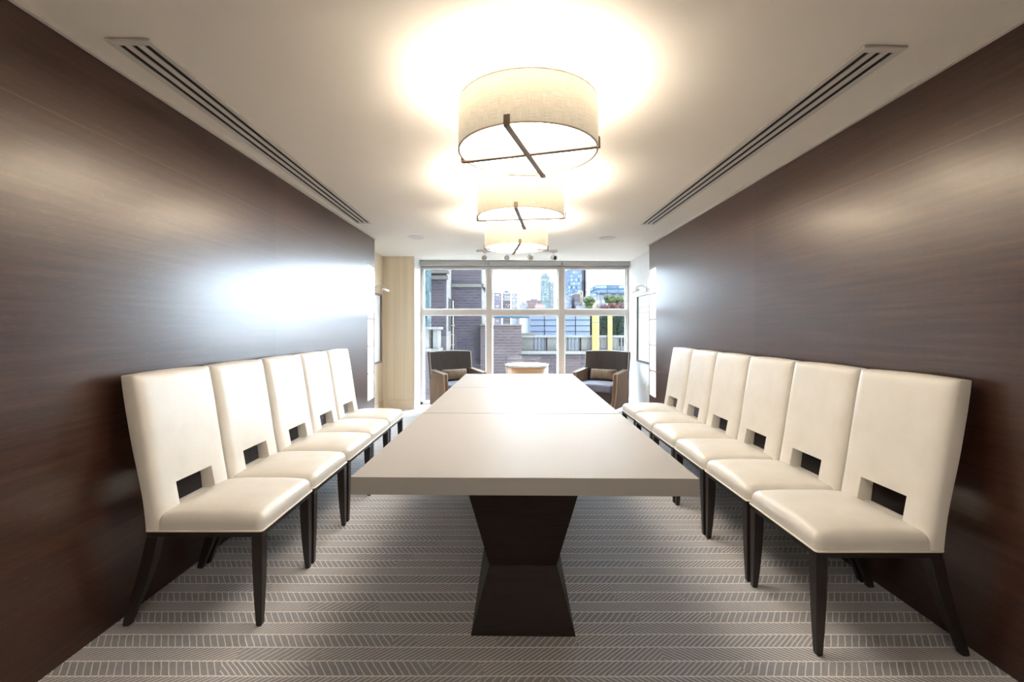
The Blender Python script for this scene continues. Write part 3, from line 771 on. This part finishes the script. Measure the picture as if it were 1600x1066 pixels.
# hedge: a lumpy mass of leaves
def clump(name, cs, m, leaf, n, seed, spread=1):
    rnd = random.Random(seed); bm = bmesh.new()
    for (cx, cy, cz, rx, ry, rz) in cs:
        for i in range(n):
            a = Vector((rnd.gauss(0, 1), rnd.gauss(0, 1), rnd.gauss(0, 1))).normalized()*rnd.uniform(.78, 1.05)
            c = Vector((cx+a.x*rx, cy+a.y*ry, cz+a.z*rz)); q = Matrix.Rotation(rnd.uniform(0, 6), 3, Vector((rnd.random(), rnd.random(), rnd.random())).normalized())
            s = leaf*rnd.uniform(.6, 1.3); vs = [bm.verts.new(c+q @ Vector(p)*s) for p in ((-.5, 0, 0), (0, -.3, .08), (.5, 0, 0), (0, .3, .08))]
            bm.faces.new(vs)
        bmesh.ops.create_icosphere(bm, subdivisions=2, radius=1, matrix=Matrix.Translation((cx, cy, cz)) @ Matrix.Diagonal((rx*.86, ry*.86, rz*.86, 1)))
    return from_bm(name, bm, m)
h = clump('hedge', [(X(p, 22), 22, Z(506+random.uniform(-2, 3), 22), .55, .5, .62) for p in range(934, 1010, 9)]+[(X(p, 22), 22, Z(525, 22), .55, .5, .6) for p in range(934, 1010, 9)], M['leaf_d'], .16, 260, 3)
st(box('roof_terrace', (3.4, 21.3, -8), (8.5, 22.7, Z(541, 22)), M['stone']))
tag(h, 'dark green hedge behind the balustrade, right of the metal-clad house', 'hedge')
for a, b, lb in ((925, 936, 'wide yellow reflection built as a bar before the hedge in the right window bay'), (949.5, 956.5, 'narrow yellow reflection built as a bar before the hedge in the right window bay')):
    e = empty('yellow_reflection', (X((a+b)/2, 14.33), 14.345, Z(548.5, D))); hw = X(b, 14.33)-X(a, 14.33); H = Z(484, 14.33)-Z(548.5, D)
    box('post', (-hw/2, -.045, 0), (hw/2, .03, H), M['yellow'], e)  # solid bar standing in for a yellow reflection in the window glass
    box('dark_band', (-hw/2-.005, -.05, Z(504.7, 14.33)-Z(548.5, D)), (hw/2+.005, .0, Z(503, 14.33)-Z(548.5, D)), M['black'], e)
    tag(e, lb, 'post', 'yellow glass reflections before the hedge')
# blue roof edge with white posts, and the pinkish block behind the low brick wall
e = empty('roof_canopy', (0, 18, -8)); ox_, oy_, oz_ = 0, 18, -8
eb('roof_slab', (X(730, 18), 18, Z(496.5, 18)), (X(827, 18), 19, Z(492, 18)), M['blueroof'])
for p in (783.5, 808, 826.5): eb('post', (X(p-.5, 18), 18.1, -8), (X(p+.5, 18), 18.2, Z(496.5, 18)), M['palestone'])
tag(e, 'blue flat roof edge on thin pale posts in the middle window bay', 'canopy')
# far city ------------------------------------------------------------
def tower(name, lst, label, base=-40):
    """lst: (part name, px0, px1, py_top, D, depth, material)"""
    a = lst[0]; ox, oy = X((a[1]+a[2])/2, a[4]), a[4]; e = empty(name, (ox, oy, base))
    for (pn, p0, p1, pt, D, dp, m, *pb) in lst:
        z0 = Z(pb[0], D) if pb else base
        box(pn, (X(p0, D)-ox, D-oy, z0-base), (X(p1, D)-ox, D+dp-oy, Z(pt, D)-base), m, e)
    tag(e, label, 'building')
mb = m_facade('brown_tower', (0.0408, 0.0312, 0.0360), (0.0168, 0.0240, 0.0336), 6.0, 4.2, .55, .5)
mb2 = m_facade('dark_brown_tower', (0.0336, 0.0228, 0.0240), (0.0108, 0.0144, 0.0192), 30, 4.2, .9, .5)
mw = m_facade('white_tower', (0.0466, 0.0480, 0.0507), (0.0329, 0.0370, 0.0411), 4.0, 3.6, .5, .5)
mg = m_facade('green_glass_tower', (0.0357, 0.0417, 0.0417), (0.0179, 0.0268, 0.0283), 3.6, 4.0, .6, .6)
mbl = m_facade('blue_glass_tower', (0.0253, 0.0327, 0.0432), (0.0149, 0.0208, 0.0327), 2.2, 3.4, .75, .7, .2)
mred = m_facade('red_brick_block', (0.0480, 0.0312, 0.0300), (0.0168, 0.0144, 0.0168), 3.2, 3.2, .45, .5)
mgr = m_facade('grey_block', (0.0528, 0.0504, 0.0552), (0.0192, 0.0216, 0.0264), 3, 3.2, .5, .5)
mpk = m_facade('pink_block', (0.0791, 0.0528, 0.0480), (0.0480, 0.0408, 0.0408), 3, 3.2, .5, .5)
mnav = m_facade('navy_block', (0.0144, 0.0211, 0.0326), (0.0182, 0.0259, 0.0384), 8, 3, .9, .6)
mwarm = m_facade('warm_block', (0.0791, 0.0648, 0.0432), (0.0288, 0.0240, 0.0240), 2.4, 3, .5, .5)
tower('office_tower', [('slab', 785, 798, 456, 520, 30, mb2), ('slab', 771.5, 783, 457, 520, 30, mb), ('roof_house', 788, 794, 454.3, 522, 20, mb2)], 'twin-slab brown office tower in the middle window bay')
tower('white_tower', [('shaft', 799, 809, 458, 600, 30, mw)], 'pale plain tower just right of the brown twin tower')
tower('low_block', [('body', 812, 824, 474, 420, 30, mgr), ('roof_house', 815, 820, 471.5, 422, 12, mgr)], 'low grey block in the middle window bay')
tower('low_block', [('body', 823, 846, 469, 460, 30, mred), ('roof_house', 829, 841, 466.5, 462, 12, mgr), ('wing', 838, 851, 475, 400, 20, mpk)], 'reddish brick block left of the tall pale high-rise')
tower('high_rise', [('shaft', 846, 858.5, 431, 760, 30, mg), ('crown', 848, 856, 427, 762, 20, mg), ('shaft', 858.5, 866, 440, 765, 30, mw)], 'tall pale green stepped high-rise in the middle window bay')
tower('glass_tower', [('shaft', 888.5, 909, 418, 420, 25, mbl), ('edge_slab', 909.5, 912, 418, 425, 25, mb2), ('edge_slab', 914, 916.5, 418, 425, 25, mb2), ('podium', 898, 906, 458, 380, 20, mb2), ('podium', 906, 911, 455, 385, 20, mwarm), ('podium', 884, 889, 462, 380, 20, mgr)], 'tall blue glass tower at the left of the right window bay')
tower('flat_block', [('upper_box', 932.5, 981, 445, 330, 30, mnav, 459), ('terrace', 926, 990, 459, 332, 40, mw), ('wing', 918, 960, 470, 300, 20, mw)], 'wide flat navy-topped block on the hill in the right window bay')
tower('house_row', [('house', 925, 937, 470, 230, 12, mwarm), ('house', 937, 950, 474, 226, 12, mgr), ('house', 950, 990, 478, 224, 12, mw), ('house', 905, 926, 476, 240, 12, mgr)], 'row of small pale houses below the flat block')
tower('low_block', [('body', 812, 830, 490, 60, 8, mpk), ('wing', 800, 813, 497, 62, 8, mw)], 'small pinkish block seen under the blue roof edge', -8)
def tree(px, py, D, r, m, label, seed, gp='trees on the hill beyond the window'):
    e = empty('tree', (X(px, D), D, Z(py, D)-r*1.6))
    c = clump('crown', [(0, 0, r*1.6, r, r, r*.8), (r*.8, .3*r, r*1.3, r*.7, r*.7, r*.6), (-r*.75, 0, r*1.25, r*.7, r*.7, r*.6), (r*.3, 0, r*.6, r*.8, r*.8, r*.7), (-r*.4, .2*r, r*.5, r*.7, r*.7, r*.7), (0, 0, -r*.4, r*.9, r*.8, r*.7)], m, r*.3, 120, seed); c.parent = e
    tube('trunk', [(0, 0, -40-(Z(py, D)-r*1.6)), (0, 0, r*1.5)], .12*r, M['legwood'], e, 6)
    tag(e, label, 'tree', gp)
tree(921, 468, 210, 1.9, M['leaf_g'], 'green tree right beside the blue glass tower', 1)
tree(951, 464, 290, 2.3, M['leaf_g'], 'small green tree before the flat block', 2)
tree(965, 467, 280, 3.2, M['leaf_g'], 'broad green tree before the flat block', 3)
tree(944, 480, 176, 1.5, M['leaf_r'], 'leftmost of the three red autumn trees above the hedge', 4)
tree(958, 478, 197, 2.0, M['leaf_r'], 'middle one of the three red autumn trees above the hedge', 5)
tree(972, 478, 186, 1.9, M['leaf_r'], 'rightmost of the three red autumn trees above the hedge', 6)
